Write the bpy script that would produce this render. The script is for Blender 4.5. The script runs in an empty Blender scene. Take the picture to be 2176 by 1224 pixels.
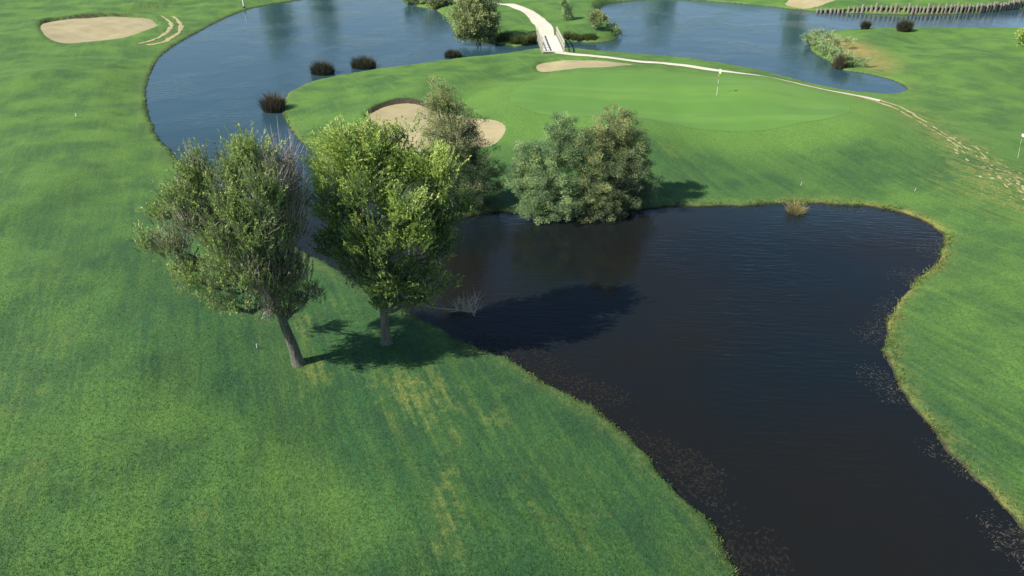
import bpy, math, random
import numpy as np
from mathutils import Vector

# ------------------------------------------------------------ camera, sky, sun
scene = bpy.context.scene
camd = bpy.data.cameras.new('camera'); cam = bpy.data.objects.new('camera', camd)
scene.collection.objects.link(cam); scene.camera = cam
cam.location = (0, 0, 17.5); cam.rotation_euler = (math.radians(90 - 31), 0, 0)
camd.sensor_width = 36; camd.lens = 36 * 1470 / 2176; camd.clip_end = 9000; camd.clip_start = .1
SUN_EL = math.radians(43); SHADOW_AZ = math.radians(23)       # shadows fall towards +x and a little away
world = bpy.data.worlds.new('World'); scene.world = world; world.use_nodes = True
wn = world.node_tree.nodes; wl = world.node_tree.links
sky = wn.new('ShaderNodeTexSky'); sky.sky_type = 'NISHITA'; sky.sun_disc = False
sky.sun_elevation = SUN_EL; sky.sun_rotation = math.radians(270) - SHADOW_AZ
sky.air_density = 1.0; sky.dust_density = .25; sky.ozone_density = 2.2
wn['Background'].inputs['Strength'].default_value = .088
wl.new(sky.outputs[0], wn['Background'].inputs[0])
sd = bpy.data.lights.new('sun', 'SUN'); sd.energy = 5.0; sd.angle = math.radians(.55); sd.color = (1, .95, .85)
sun = bpy.data.objects.new('sun', sd); scene.collection.objects.link(sun)
sun.rotation_euler = Vector((math.cos(SHADOW_AZ) * math.cos(SUN_EL), math.sin(SHADOW_AZ) * math.cos(SUN_EL), -math.sin(SUN_EL))).to_track_quat('-Z', 'Y').to_euler()
sun.location = (-60, -20, 60)
vs = scene.view_settings; vs.view_transform = 'Standard'; vs.look = 'None'; vs.exposure = .57; vs.gamma = 1; vs.use_curve_mapping = False
rng = np.random.default_rng(7)

# <terrain>
import numpy as np, math
SHORE=[[5.66,10.12],[6.17,11.69],[6.4,12.81],[6.43,13.43],[6.42,14.2],[6.23,15.01],[5.89,15.64],[5.48,16.28],[5.04,17.24],[4.53,18.15],[3.83,19.12],[3.14,20.03],[2.32,20.85],[1.53,21.66],[0.62,22.57],[-0.35,23.37],[-1.79,24.39],[-3.33,25.66],[-4.75,26.9],[-6.79,28.66],[-8.21,30.02],[-9.74,31.54],[-11.49,33.06],[-15.09,36.79],[-19.33,41.51],[-22.4,44.99],[-24.21,47.39],[-25.97,49.9],[-27.77,52.63],[-29.87,56.26],[-32.4,61.07],[-35.17,67.48],[-37.57,74.11],[-39.15,80.28],[-39.9,86.89],[-40.03,93.9],[-40.12,102.72],[-39.25,110.18],[-37.25,114.07],[-34.61,117.74],[-29.0,124.72],[-23.43,129.06],[-18.47,122.65],[-16.94,115.88],[-14.53,112.31],[-11.35,108.94],[-8.53,99.5],[-7.58,92.66],[-5.66,88.55],[-3.01,86.89],[-1.56,85.28],[0.66,83.98],[3.2,85.81],[6.07,86.89],[8.58,86.34],[11.12,86.34],[12.93,88.55],[13.59,92.66],[13.08,99.5],[12.64,107.32],[14.3,114.07],[17.21,116.81],[23.49,118.7],[30.8,117.74],[34.64,115.42],[39.51,112.31],[42.75,109.35],[47.36,106.93],[51.63,105.75],[58.02,104.98],[65.18,105.75],[71.11,107.72],[76.53,110.18],[95.95,114.97],[120.49,117.74],[94.39,89.98],[77.72,91.15],[64.83,91.75],[57.32,91.75],[51.67,92.35],[46.22,93.58],[42.58,93.58],[38.7,90.56],[36.15,86.89],[34.52,83.22],[34.14,80.05],[34.21,76.87],[33.97,73.49],[34.59,72.3],[36.16,70.94],[37.19,69.08],[37.38,66.78],[36.79,64.94],[35.16,63.82],[32.34,64.29],[29.68,66.44],[26.67,70.94],[23.44,74.73],[18.71,78.2],[13.33,80.28],[10.29,81.48],[6.1,82.96],[3.38,82.96],[0.64,81.24],[-1.47,79.81],[-6.46,77.53],[-10.36,74.94],[-13.99,72.89],[-17.34,70.37],[-19.53,67.83],[-20.35,65.44],[-20.61,62.88],[-19.9,59.2],[-18.79,56.01],[-16.86,52.29],[-14.98,48.87],[-13.31,45.8],[-11.37,42.54],[-8.68,39.5],[-6.13,37.77],[-3.01,37.37],[-1.36,37.97],[0.34,37.77],[2.01,37.37],[4.24,37.37],[5.96,37.77],[7.3,38.24],[8.91,38.51],[11.83,38.79],[14.76,39.0],[17.67,39.07],[20.56,39.07],[22.55,38.38],[23.79,37.44],[24.37,36.15],[24.12,34.53],[22.95,32.53],[21.38,30.89],[19.67,29.38],[18.18,27.72],[16.85,25.73],[15.96,23.94],[15.46,22.32],[15.33,20.85],[15.35,19.5],[15.29,18.31],[15.49,17.46],[15.76,16.8],[15.81,16.03],[15.8,15.2],[15.87,14.37],[16.15,13.19],[16.39,11.83],[16.45,10.12]]
GREEN=[[27.6,56.15],[26.37,53.58],[24.47,51.78],[21.51,50.52],[17.74,49.64],[13.68,50.08],[10.66,50.75],[6.83,51.2],[2.95,52.01],[0.26,54.84],[0.08,59.22],[2.63,62.93],[9.25,65.1],[15.8,65.1],[22.0,63.91],[26.32,61.65],[27.8,58.64]]
BUNKERS=[[[-58.46,89.68],[-60.88,93.4],[-62.22,96.73],[-61.41,98.82],[-57.46,101.0],[-53.47,102.13],[-50.51,101.38],[-47.15,97.42],[-45.81,93.4],[-45.79,89.68],[-46.73,85.66],[-48.41,83.51],[-51.24,82.73],[-53.89,84.04],[-55.98,86.22]],[[-11.67,54.65],[-12.03,56.21],[-11.42,58.11],[-10.0,59.25],[-8.37,59.11],[-6.83,57.84],[-4.84,54.91],[-2.84,52.46],[-1.0,51.53],[-0.42,50.19],[-0.96,48.69],[-1.95,47.87],[-4.29,47.57],[-6.27,47.27],[-8.02,47.87],[-9.64,49.97]],[[2.33,73.39],[2.96,74.67],[5.04,74.89],[8.46,74.46],[10.87,74.03],[12.42,72.97],[11.41,70.94],[9.39,69.77],[6.6,69.77],[3.85,70.55],[2.71,71.74]],[[41.62,113.14],[42.25,110.45],[44.57,109.15],[48.57,111.33],[50.75,114.07],[49.89,117.41],[45.44,117.41]]]
PATH_N=[[-9.52,117.69],[-5.94,112.91],[-2.59,107.22],[0.13,103.58],[2.36,99.42],[3.52,94.22],[4.04,89.2],[4.27,84.09],[4.35,79.0]]
PATH_E=[[4.11,80.46],[5.04,78.29],[6.43,76.91],[9.6,75.79],[12.47,74.91],[17.6,73.42],[22.07,70.2],[25.12,66.68],[28.04,62.66],[30.49,60.5],[31.94,59.18]]
TRACK=[[30.52,59.69],[31.81,58.54],[32.4,56.07],[32.26,52.81],[31.91,49.43],[31.75,46.11],[31.57,42.55],[31.39,39.56],[31.28,35.86],[31.0,32.89]]
TRACK_B=[[-42.61,82.99],[-42.03,85.12],[-42.01,87.92],[-42.72,91.51],[-44.11,95.37],[-45.93,98.82],[-47.95,101.75]]
def smooth_poly(p, n=3, closed=True):
    p = np.array(p, float); N = len(p); o = []
    for i in range(N if closed else N - 1):
        g = (lambda k: p[k % N]) if closed else (lambda k: p[min(max(k, 0), N - 1)])
        a, b, c, d = g(i - 1), g(i), g(i + 1), g(i + 2)
        for k in range(n):
            t = k / n
            o.append(.5 * ((2 * b) + (c - a) * t + (2 * a - 5 * b + 4 * c - d) * t * t + (3 * b - a - 3 * c + d) * t ** 3))
    if not closed: o.append(p[-1])
    return np.array(o)
def sdf(poly, X, Y, closed=True):
    """distance to a polygon, positive inside"""
    P = np.array(poly); shp = X.shape; x = X.ravel(); y = Y.ravel(); out = np.empty(x.shape)
    A = P; B = np.roll(P, -1, 0)
    if not closed: A = P[:-1]; B = P[1:]
    ex = B[:, 0] - A[:, 0]; ey = B[:, 1] - A[:, 1]; L = ex * ex + ey * ey + 1e-12
    for s in range(0, len(x), 20000):
        xx = x[s:s + 20000, None]; yy = y[s:s + 20000, None]
        px = xx - A[:, 0]; py = yy - A[:, 1]
        t = np.clip((px * ex + py * ey) / L, 0, 1)
        d = np.sqrt(np.min((px - t * ex) ** 2 + (py - t * ey) ** 2, 1))
        if closed:
            cond = (A[:, 1] > yy) != (B[:, 1] > yy)
            xi = A[:, 0] + (yy - A[:, 1]) / np.where(ey == 0, 1e-9, ey) * ex
            ins = (np.sum(cond & (xx < xi), 1) % 2) == 1
            d = np.where(ins, d, -d)
        out[s:s + 20000] = d
    return out.reshape(shp)
def sstep(a, b, v):
    t = np.clip((v - a) / (b - a), 0, 1); return t * t * (3 - 2 * t)
SHORE_S = smooth_poly(SHORE, 3)
GREEN_S = smooth_poly(GREEN, 3)
BUNK_S = [smooth_poly(b, 3) for b in BUNKERS]
_wr = np.random.default_rng(3)
_waves = [(2 * math.pi / wl_, a, _wr.uniform(0, 6.283), _wr.uniform(0, 6.283)) for wl_, a in [(23, .12), (17, .10), (13, .07), (9, .045), (7, .03), (5, .018), (3.4, .010), (2.3, .007)] for _ in range(2)]
def und(x, y):
    z = np.zeros_like(x)
    for k, a, th, ph in _waves: z += a * np.sin(k * (x * math.cos(th) + y * math.sin(th)) + ph)
    return z
def wob(x, y):
    return .16 * np.sin(x * .9 + 2.0 * np.sin(y * .37)) * np.sin(y * .8 + 1.1) * sstep(70, 40, y) + .10 * np.sin(x * 2.1 + 1.3 * np.sin(y * 1.7)) * np.sin(y * 1.9 + .8 * np.sin(x * 1.3)) + .05 * np.sin(x * 5.3 + y * 2.1) * np.sin(y * 4.7 - x * 1.9)
def land_d(x, y): return -sdf(SHORE_S, x, y) + wob(x, y)
def h_base(x, y, d=None, dg=None):
    if d is None: d = land_d(x, y)
    if dg is None: dg = sdf(GREEN_S, x, y)
    z = np.where(d < 0, np.maximum(-1.1, d * 1.4), .15 * sstep(0, .2, d))
    in_ = np.clip(d - .2, 0, None)
    z += .75 * (1 - np.exp(-in_ / 9)) + sstep(1, 9, d) * und(x, y)
    z += .62 * sstep(-8, 1, dg) * sstep(.3, 5, d)
    # mound in front of the green, west fairway swell, higher northern banks
    z += sstep(.3, 4, d) * (1.0 * np.exp(-((x - 8.6) / 4.2) ** 2 - ((y - 47.5) / 4.2) ** 2) + .35 * np.exp(-((x - 33) / 8) ** 2 - ((y - 52) / 5) ** 2)
        + .5 * np.exp(-((x + 42) / 12) ** 2 - ((y - 62) / 14) ** 2) + .3 * np.exp(-((x - 27) / 7) ** 2 - ((y - 30) / 9) ** 2))
    z += .75 * sstep(84, 92, y) * sstep(-14, -4, x) * (lambda w: w * sstep(.1, 1.0, d) + (1 - w) * sstep(.3, 9, d))(np.clip(sstep(20, 12, x) + sstep(40, 54, x), 0, 1))
    return z
def bunker_info(x, y, i, db=None):
    P = BUNK_S[i]
    if db is None: db = sdf(P, x, y)
    q = -.45 * x + .89 * y; qp = -.45 * P[:, 0] + .89 * P[:, 1]
    s = np.clip((q - qp.min()) / (qp.max() - qp.min()), 0, 1)
    drop = (.04 + .36 * s ** 1.5 + .08 * sstep(0, 3, db)) * (1, .8, .45, .35)[i]
    return db, s, drop
def height(x, y, d=None):
    if d is None: d = land_d(x, y)
    h = h_base(x, y, d); r = h.copy()
    for i, P in enumerate(BUNK_S):
        m = (x > P[:, 0].min() - 5) & (x < P[:, 0].max() + 5) & (y > P[:, 1].min() - 5) & (y < P[:, 1].max() + 5)
        if not m.any(): continue
        xs, ys = x[m], y[m]; db, s, drop = bunker_info(xs, ys, i)
        lip = (.14, .11, .04, .04)[i] * s * np.exp(-(np.minimum(db, 0) / 1.6) ** 2)
        t = sstep(-.12, .0045 * P[:, 1].mean() + .08, db)
        r[m] = (h[m] + lip) * (1 - t) + (h[m] - drop - .12) * t
    return r
# </terrain>
T1_BASE=[-8.64,22.47]
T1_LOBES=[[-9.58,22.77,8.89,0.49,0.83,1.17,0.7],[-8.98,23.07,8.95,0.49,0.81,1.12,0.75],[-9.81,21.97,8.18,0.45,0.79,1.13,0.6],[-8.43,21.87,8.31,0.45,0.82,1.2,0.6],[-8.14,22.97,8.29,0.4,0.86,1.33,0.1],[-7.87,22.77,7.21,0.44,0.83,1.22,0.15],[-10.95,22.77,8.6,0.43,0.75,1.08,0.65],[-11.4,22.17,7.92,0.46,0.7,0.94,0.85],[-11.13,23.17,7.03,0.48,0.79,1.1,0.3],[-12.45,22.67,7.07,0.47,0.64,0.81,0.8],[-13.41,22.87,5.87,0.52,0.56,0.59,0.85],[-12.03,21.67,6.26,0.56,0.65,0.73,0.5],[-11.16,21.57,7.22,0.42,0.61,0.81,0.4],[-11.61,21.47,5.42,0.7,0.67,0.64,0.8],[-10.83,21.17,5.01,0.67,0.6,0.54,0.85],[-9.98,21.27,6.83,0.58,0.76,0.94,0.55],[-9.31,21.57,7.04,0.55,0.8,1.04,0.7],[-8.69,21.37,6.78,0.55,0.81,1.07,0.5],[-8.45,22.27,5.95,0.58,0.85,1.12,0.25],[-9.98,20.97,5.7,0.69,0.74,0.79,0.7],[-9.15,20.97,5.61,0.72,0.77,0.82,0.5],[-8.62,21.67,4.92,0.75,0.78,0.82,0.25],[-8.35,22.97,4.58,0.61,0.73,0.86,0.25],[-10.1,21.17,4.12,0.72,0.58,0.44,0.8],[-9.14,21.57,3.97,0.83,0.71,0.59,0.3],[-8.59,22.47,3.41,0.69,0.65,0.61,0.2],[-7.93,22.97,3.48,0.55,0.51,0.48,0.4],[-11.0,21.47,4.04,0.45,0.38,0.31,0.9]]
T1_BARE=[0.09,0.09,0.12,0.12,0.65,0.51,0.17,0.09,0.55,0.09,0.09,0.28,0.43,0.09,0.09,0.17,0.1,0.14,0.38,0.12,0.2,0.38,0.32,0.09,0.38,0.38,0.2,0.09]
T1_TRUNK=[[-8.66,22.47,0.34,0.3],[-8.75,22.47,1.3,0.25],[-8.9,22.47,2.21,0.22],[-8.98,22.37,3.26,0.19],[-9.07,22.27,4.57,0.16],[-9.22,22.37,6.28,0.11],[-9.2,22.57,8.02,0.05]]
T2_BASE=[-5.37,24.05]
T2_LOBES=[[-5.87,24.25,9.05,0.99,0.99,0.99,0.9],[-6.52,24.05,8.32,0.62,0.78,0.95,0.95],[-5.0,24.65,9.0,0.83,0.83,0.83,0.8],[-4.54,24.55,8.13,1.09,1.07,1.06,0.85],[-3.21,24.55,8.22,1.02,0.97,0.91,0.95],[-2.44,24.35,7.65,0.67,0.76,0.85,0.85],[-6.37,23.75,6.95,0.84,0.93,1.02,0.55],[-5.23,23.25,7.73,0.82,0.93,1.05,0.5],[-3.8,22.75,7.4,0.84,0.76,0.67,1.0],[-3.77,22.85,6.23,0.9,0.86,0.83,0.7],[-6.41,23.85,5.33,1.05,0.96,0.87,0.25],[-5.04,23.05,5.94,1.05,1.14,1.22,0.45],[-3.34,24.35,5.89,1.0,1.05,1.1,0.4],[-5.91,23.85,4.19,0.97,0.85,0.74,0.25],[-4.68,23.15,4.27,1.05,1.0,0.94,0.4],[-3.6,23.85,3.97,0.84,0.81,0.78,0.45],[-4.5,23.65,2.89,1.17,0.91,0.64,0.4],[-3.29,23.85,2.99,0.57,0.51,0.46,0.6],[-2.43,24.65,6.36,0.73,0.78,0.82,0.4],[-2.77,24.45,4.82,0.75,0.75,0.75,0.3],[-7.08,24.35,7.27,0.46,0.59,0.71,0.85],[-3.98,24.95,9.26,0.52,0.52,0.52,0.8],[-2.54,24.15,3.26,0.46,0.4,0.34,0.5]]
T2_TRUNK=[[-5.34,24.05,0.24,0.34],[-5.32,24.05,0.9,0.25],[-5.3,24.05,1.96,0.22],[-5.22,23.95,3.37,0.2],[-4.98,23.85,5.13,0.16],[-4.85,24.05,6.82,0.1],[-4.99,24.25,8.43,0.05]]
T2_DEAD=[[-4.56,23.85,2.54],[-3.06,23.95,2.14],[-2.01,24.05,1.96],[-1.52,24.05,1.84]]
T3_BASE=[-3.21,38.27]
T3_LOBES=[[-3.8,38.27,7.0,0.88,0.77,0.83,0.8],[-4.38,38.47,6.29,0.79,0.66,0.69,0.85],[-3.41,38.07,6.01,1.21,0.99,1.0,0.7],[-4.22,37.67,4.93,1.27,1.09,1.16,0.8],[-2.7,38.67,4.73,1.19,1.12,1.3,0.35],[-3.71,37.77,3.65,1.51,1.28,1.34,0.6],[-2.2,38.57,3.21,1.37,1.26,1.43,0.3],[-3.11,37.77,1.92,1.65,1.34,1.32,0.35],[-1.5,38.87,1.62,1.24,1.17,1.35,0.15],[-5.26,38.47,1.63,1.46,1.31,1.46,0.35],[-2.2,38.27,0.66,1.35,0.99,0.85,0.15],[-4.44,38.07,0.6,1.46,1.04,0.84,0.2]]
S1_BASE=[2.25,37.91]
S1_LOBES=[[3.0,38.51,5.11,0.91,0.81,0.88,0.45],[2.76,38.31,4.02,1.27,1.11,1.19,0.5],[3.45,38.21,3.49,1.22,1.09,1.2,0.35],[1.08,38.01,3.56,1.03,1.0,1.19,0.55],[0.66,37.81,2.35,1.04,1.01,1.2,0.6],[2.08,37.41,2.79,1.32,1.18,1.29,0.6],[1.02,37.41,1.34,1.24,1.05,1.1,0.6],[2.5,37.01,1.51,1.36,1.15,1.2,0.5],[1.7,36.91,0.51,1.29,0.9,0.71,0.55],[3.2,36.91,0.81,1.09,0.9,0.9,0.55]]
S2_BASE=[6.04,38.44]
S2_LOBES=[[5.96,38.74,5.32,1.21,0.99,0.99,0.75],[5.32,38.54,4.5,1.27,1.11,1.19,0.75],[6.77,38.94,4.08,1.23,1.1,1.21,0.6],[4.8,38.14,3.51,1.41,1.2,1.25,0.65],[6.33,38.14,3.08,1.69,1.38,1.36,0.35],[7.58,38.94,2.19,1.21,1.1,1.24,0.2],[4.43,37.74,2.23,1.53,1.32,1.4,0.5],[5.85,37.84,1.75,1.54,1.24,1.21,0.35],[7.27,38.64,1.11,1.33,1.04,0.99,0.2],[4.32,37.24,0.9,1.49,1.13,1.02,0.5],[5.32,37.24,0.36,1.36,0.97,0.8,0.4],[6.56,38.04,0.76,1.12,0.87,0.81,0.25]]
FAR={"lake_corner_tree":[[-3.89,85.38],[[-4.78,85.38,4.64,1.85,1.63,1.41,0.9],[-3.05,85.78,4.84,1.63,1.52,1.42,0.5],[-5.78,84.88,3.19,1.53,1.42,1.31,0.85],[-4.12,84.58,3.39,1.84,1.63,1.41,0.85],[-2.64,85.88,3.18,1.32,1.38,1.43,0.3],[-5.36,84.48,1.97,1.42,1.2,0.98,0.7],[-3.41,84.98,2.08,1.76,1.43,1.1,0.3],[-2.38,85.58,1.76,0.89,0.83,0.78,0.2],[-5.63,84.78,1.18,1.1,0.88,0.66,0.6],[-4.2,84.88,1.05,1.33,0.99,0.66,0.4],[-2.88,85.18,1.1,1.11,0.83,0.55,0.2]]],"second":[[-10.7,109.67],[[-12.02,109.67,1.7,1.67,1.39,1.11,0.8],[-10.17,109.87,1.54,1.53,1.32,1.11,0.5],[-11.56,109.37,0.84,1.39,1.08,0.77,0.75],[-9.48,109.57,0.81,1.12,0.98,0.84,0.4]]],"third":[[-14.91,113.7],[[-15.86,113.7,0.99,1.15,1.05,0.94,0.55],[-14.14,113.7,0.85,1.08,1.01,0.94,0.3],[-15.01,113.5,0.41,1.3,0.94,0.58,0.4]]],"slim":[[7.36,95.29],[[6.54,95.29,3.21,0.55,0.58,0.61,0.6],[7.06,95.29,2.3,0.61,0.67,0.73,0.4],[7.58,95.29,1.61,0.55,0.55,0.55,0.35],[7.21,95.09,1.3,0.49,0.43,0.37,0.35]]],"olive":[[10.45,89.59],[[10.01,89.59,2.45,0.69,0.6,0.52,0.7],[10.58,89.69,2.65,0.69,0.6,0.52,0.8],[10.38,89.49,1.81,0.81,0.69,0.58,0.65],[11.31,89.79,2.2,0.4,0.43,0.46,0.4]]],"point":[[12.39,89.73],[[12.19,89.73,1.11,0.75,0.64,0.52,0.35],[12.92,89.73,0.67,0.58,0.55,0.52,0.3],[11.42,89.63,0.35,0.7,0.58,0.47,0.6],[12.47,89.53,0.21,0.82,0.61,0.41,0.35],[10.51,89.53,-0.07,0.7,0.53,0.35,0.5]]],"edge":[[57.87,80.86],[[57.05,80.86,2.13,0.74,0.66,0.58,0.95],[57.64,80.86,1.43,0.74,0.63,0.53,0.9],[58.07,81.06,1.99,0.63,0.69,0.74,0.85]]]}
RUSH=[[-19.21,71.43,1.24,1.24],[-15.52,74.0,1.38,1.18],[-6.56,78.74,0.94,0.88],[-20.37,58.64,0.97,1.45],[44.39,91.34,0.53,0.83],[48.22,89.33,0.93,1.16],[34.18,73.55,0.88,1.08]]
REED=[[16.99,37.89]]
BANKREED=[[-1.46,85.87],[-0.9,86.4],[-0.22,85.87],[0.33,84.82],[0.84,85.34],[1.33,84.82],[1.9,85.34],[2.35,85.6],[2.81,85.87],[6.69,87.49],[7.41,87.21],[8.18,86.94],[8.98,86.94],[9.66,86.94]]
POINTSHRUB=[[35.06,84.12],[36.43,86.61],[34.74,80.96],[36.56,84.07],[34.77,78.59],[36.61,81.44],[34.62,76.39],[35.32,75.29],[35.44,73.58]]
WALL=[[44.44,107.27],[51.81,106.09],[58.22,105.32],[65.41,106.09],[71.36,108.07],[76.79,110.52],[87.66,113.53]]
FLAG=[17.05,57.64]
FLAG2=[34.54,45.05]
STAKES=[[-34.62,54.14],[-10.57,23.28],[18.44,41.24],[25.1,40.08],[-39.88,109.8]]
BRIDGE=[[4.51,78.05],[4.16,86.56]]
DRY=[[-3.95,20.68,1.99,1.77,0.9],[-2.71,19.07,1.2,1.59,0.8],[-2.09,15.71,0.6,1.46,1],[-1.77,13.6,0.69,1.05,0.9],[-0.48,19.28,1.04,0.79,0.6],[1.5,14.98,1.76,0.97,0.5],[2.39,16.7,1.73,0.54,0.4],[-9.36,14.64,0.58,1.14,0.6],[-7.99,21.72,0.75,1.24,0.8],[-9.17,24.86,1.23,1.51,0.8],[-8.34,26.57,1.29,1.66,0.6],[-19.78,22.98,2.31,2.08,0.5],[-18.18,19.73,1.56,1.68,0.45],[-15.5,15.9,0.9,2.43,0.5],[-15.37,24.84,1.22,1.53,0.35],[0.83,17.07,0.8,0.67,0.4],[2.25,13.6,0.83,0.69,0.5],[-3.83,21.22,1.1,0.89,0.5],[-10.76,12.53,1.05,0.4,0.5],[38.28,85.24,1.89,4.45,2.4],[38.76,79.28,2.3,3.9,2.1],[38.1,73.47,1.66,2.1,1.5],[10.48,46.04,1.63,1.99,0.7],[29.8,41.45,3.61,3.37,0.9],[29.49,37.95,2.52,3.69,0.8],[33.45,55.59,2.3,3.35,0.6],[31.7,47.13,2.33,3.11,0.9],[3.87,55.33,2.27,3.45,0.35],[-53.21,104.35,4.0,4.99,0.6],[-52.15,107.95,3.44,3.57,0.6],[-7.37,22.3,1.14,0.63,0.5],[2.44,89.75,1.74,6.4,0.4],[-0.53,104.29,3.99,3.33,0.4],[38.46,67.95,3.65,3.72,0.4],[20.54,28.29,1.35,3.81,0.3],[17.66,21.16,1.84,2.49,0.3]]
def hz(x, y): return float(height(np.array([float(x)]), np.array([float(y)]))[0])

# ------------------------------------------------------------ helpers
C = scene.collection
def mesh_obj(name, V, Fq, mat, parent=None, attrs=None, smooth=False, loc=(0, 0, 0)):
    """V (n,3); Fq list of index arrays (m,3) or (m,4)"""
    V = np.asarray(V, np.float32); me = bpy.data.meshes.new(name)
    if not isinstance(Fq, (list, tuple)): Fq = [Fq]
    if len(Fq) and np.ndim(Fq[0]) == 1: Fq = [Fq]
    Fq = [np.asarray(f, np.int32) for f in Fq if len(f)]
    nl = sum(f.size for f in Fq); nf = sum(len(f) for f in Fq)
    me.vertices.add(len(V)); me.vertices.foreach_set('co', (V - np.array(loc, np.float32)).ravel())
    me.loops.add(nl); me.loops.foreach_set('vertex_index', np.concatenate([f.ravel() for f in Fq]))
    me.polygons.add(nf)
    tot = np.concatenate([np.full(len(f), f.shape[1], np.int32) for f in Fq]); st = np.concatenate([[0], np.cumsum(tot)[:-1]]).astype(np.int32)
    me.polygons.foreach_set('loop_start', st); me.polygons.foreach_set('loop_total', tot)
    me.polygons.foreach_set('use_smooth', np.full(nf, smooth, bool))
    me.update(calc_edges=True); me.validate(clean_customdata=False)
    for k, a in (attrs or {}).items():
        at = me.attributes.new(k, 'FLOAT', 'POINT'); at.data.foreach_set('value', np.asarray(a, np.float32))
    if mat: me.materials.append(mat)
    o = bpy.data.objects.new(name, me); C.objects.link(o); o.location = loc
    if parent is not None:
        o.parent = parent; o.location = Vector(loc) - parent.location
    return o
def empty(name, loc, label, cat, group=None):
    o = bpy.data.objects.new(name, None); C.objects.link(o); o.location = loc; o.empty_display_size = .3
    o['label'] = label; o['category'] = cat
    if group: o['group'] = group
    return o
def struct(o): o['kind'] = 'structure'; return o
def stuff(o, label, cat): o['kind'] = 'stuff'; o['label'] = label; o['category'] = cat; return o
def unit(v): return v / (np.linalg.norm(v, axis=-1, keepdims=True) + 1e-9)

class NB:
    """small node builder"""
    def __init__(s, name):
        s.m = bpy.data.materials.new(name); s.m.use_nodes = True; s.t = s.m.node_tree; s.n = s.t.nodes; s.l = s.t.links
        s.b = s.n['Principled BSDF']; s.out = s.n['Material Output']
    def put(s, sock, v):
        if hasattr(v, 'is_output'): s.l.new(v, sock)
        elif isinstance(v, (tuple, list)) and sock.type == 'RGBA' and len(v) == 3: sock.default_value = (*v, 1)
        else: sock.default_value = v
    def add(s, t, **kw):
        n = s.n.new(t)
        for k, v in kw.items(): setattr(n, k, v)
        return n
    def attr(s, nm): return s.add('ShaderNodeAttribute', attribute_name=nm).outputs['Fac']
    def pos(s): return s.add('ShaderNodeNewGeometry').outputs['Position']
    def noise(s, scale, detail=2, rough=.5, vec=None, dist=0):
        n = s.add('ShaderNodeTexNoise'); n.inputs['Scale'].default_value = scale; n.inputs['Detail'].default_value = detail
        n.inputs['Roughness'].default_value = rough; n.inputs['Distortion'].default_value = dist
        s.l.new(vec if vec is not None else s.pos(), n.inputs['Vector']); return n.outputs['Fac']
    def mapping(s, scale=(1, 1, 1), rot=(0, 0, 0), vec=None, loc=(0, 0, 0)):
        r = s.add('ShaderNodeMapping'); r.inputs['Rotation'].default_value = rot; s.l.new(vec if vec is not None else s.pos(), r.inputs['Vector'])
        n = s.add('ShaderNodeMapping'); n.inputs['Scale'].default_value = scale; n.inputs['Location'].default_value = loc
        s.l.new(r.outputs[0], n.inputs['Vector']); return n.outputs[0]
    def math(s, op, a, b=0.0, c=None, clamp=False):
        n = s.add('ShaderNodeMath', operation=op, use_clamp=clamp); s.put(n.inputs[0], a); s.put(n.inputs[1], b)
        if c is not None: s.put(n.inputs[2], c)
        return n.outputs[0]
    def rng(s, v, a, b, c=0.0, d=1.0, smooth=True):
        n = s.add('ShaderNodeMapRange', interpolation_type='SMOOTHSTEP' if smooth else 'LINEAR'); n.clamp = True
        s.put(n.inputs['Value'], v)
        for k, q in zip(('From Min', 'From Max', 'To Min', 'To Max'), (a, b, c, d)): n.inputs[k].default_value = q
        return n.outputs[0]
    def mix(s, f, a, b, mode='MIX'):
        n = s.add('ShaderNodeMix', data_type='RGBA', blend_type=mode); s.put(n.inputs['Factor'], f); s.put(n.inputs[6], a); s.put(n.inputs[7], b); return n.outputs[2]
    def bump(s, h, dist, strength=1.0, nrm=None):
        n = s.add('ShaderNodeBump'); n.inputs['Distance'].default_value = dist; n.inputs['Strength'].default_value = strength
        s.put(n.inputs['Height'], h)
        if nrm is not None: s.l.new(nrm, n.inputs['Normal'])
        return n.outputs[0]
    def set(s, **kw):
        for k, v in kw.items(): s.put(s.b.inputs[k.replace('_', ' ')], v)
        return s.m

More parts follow.
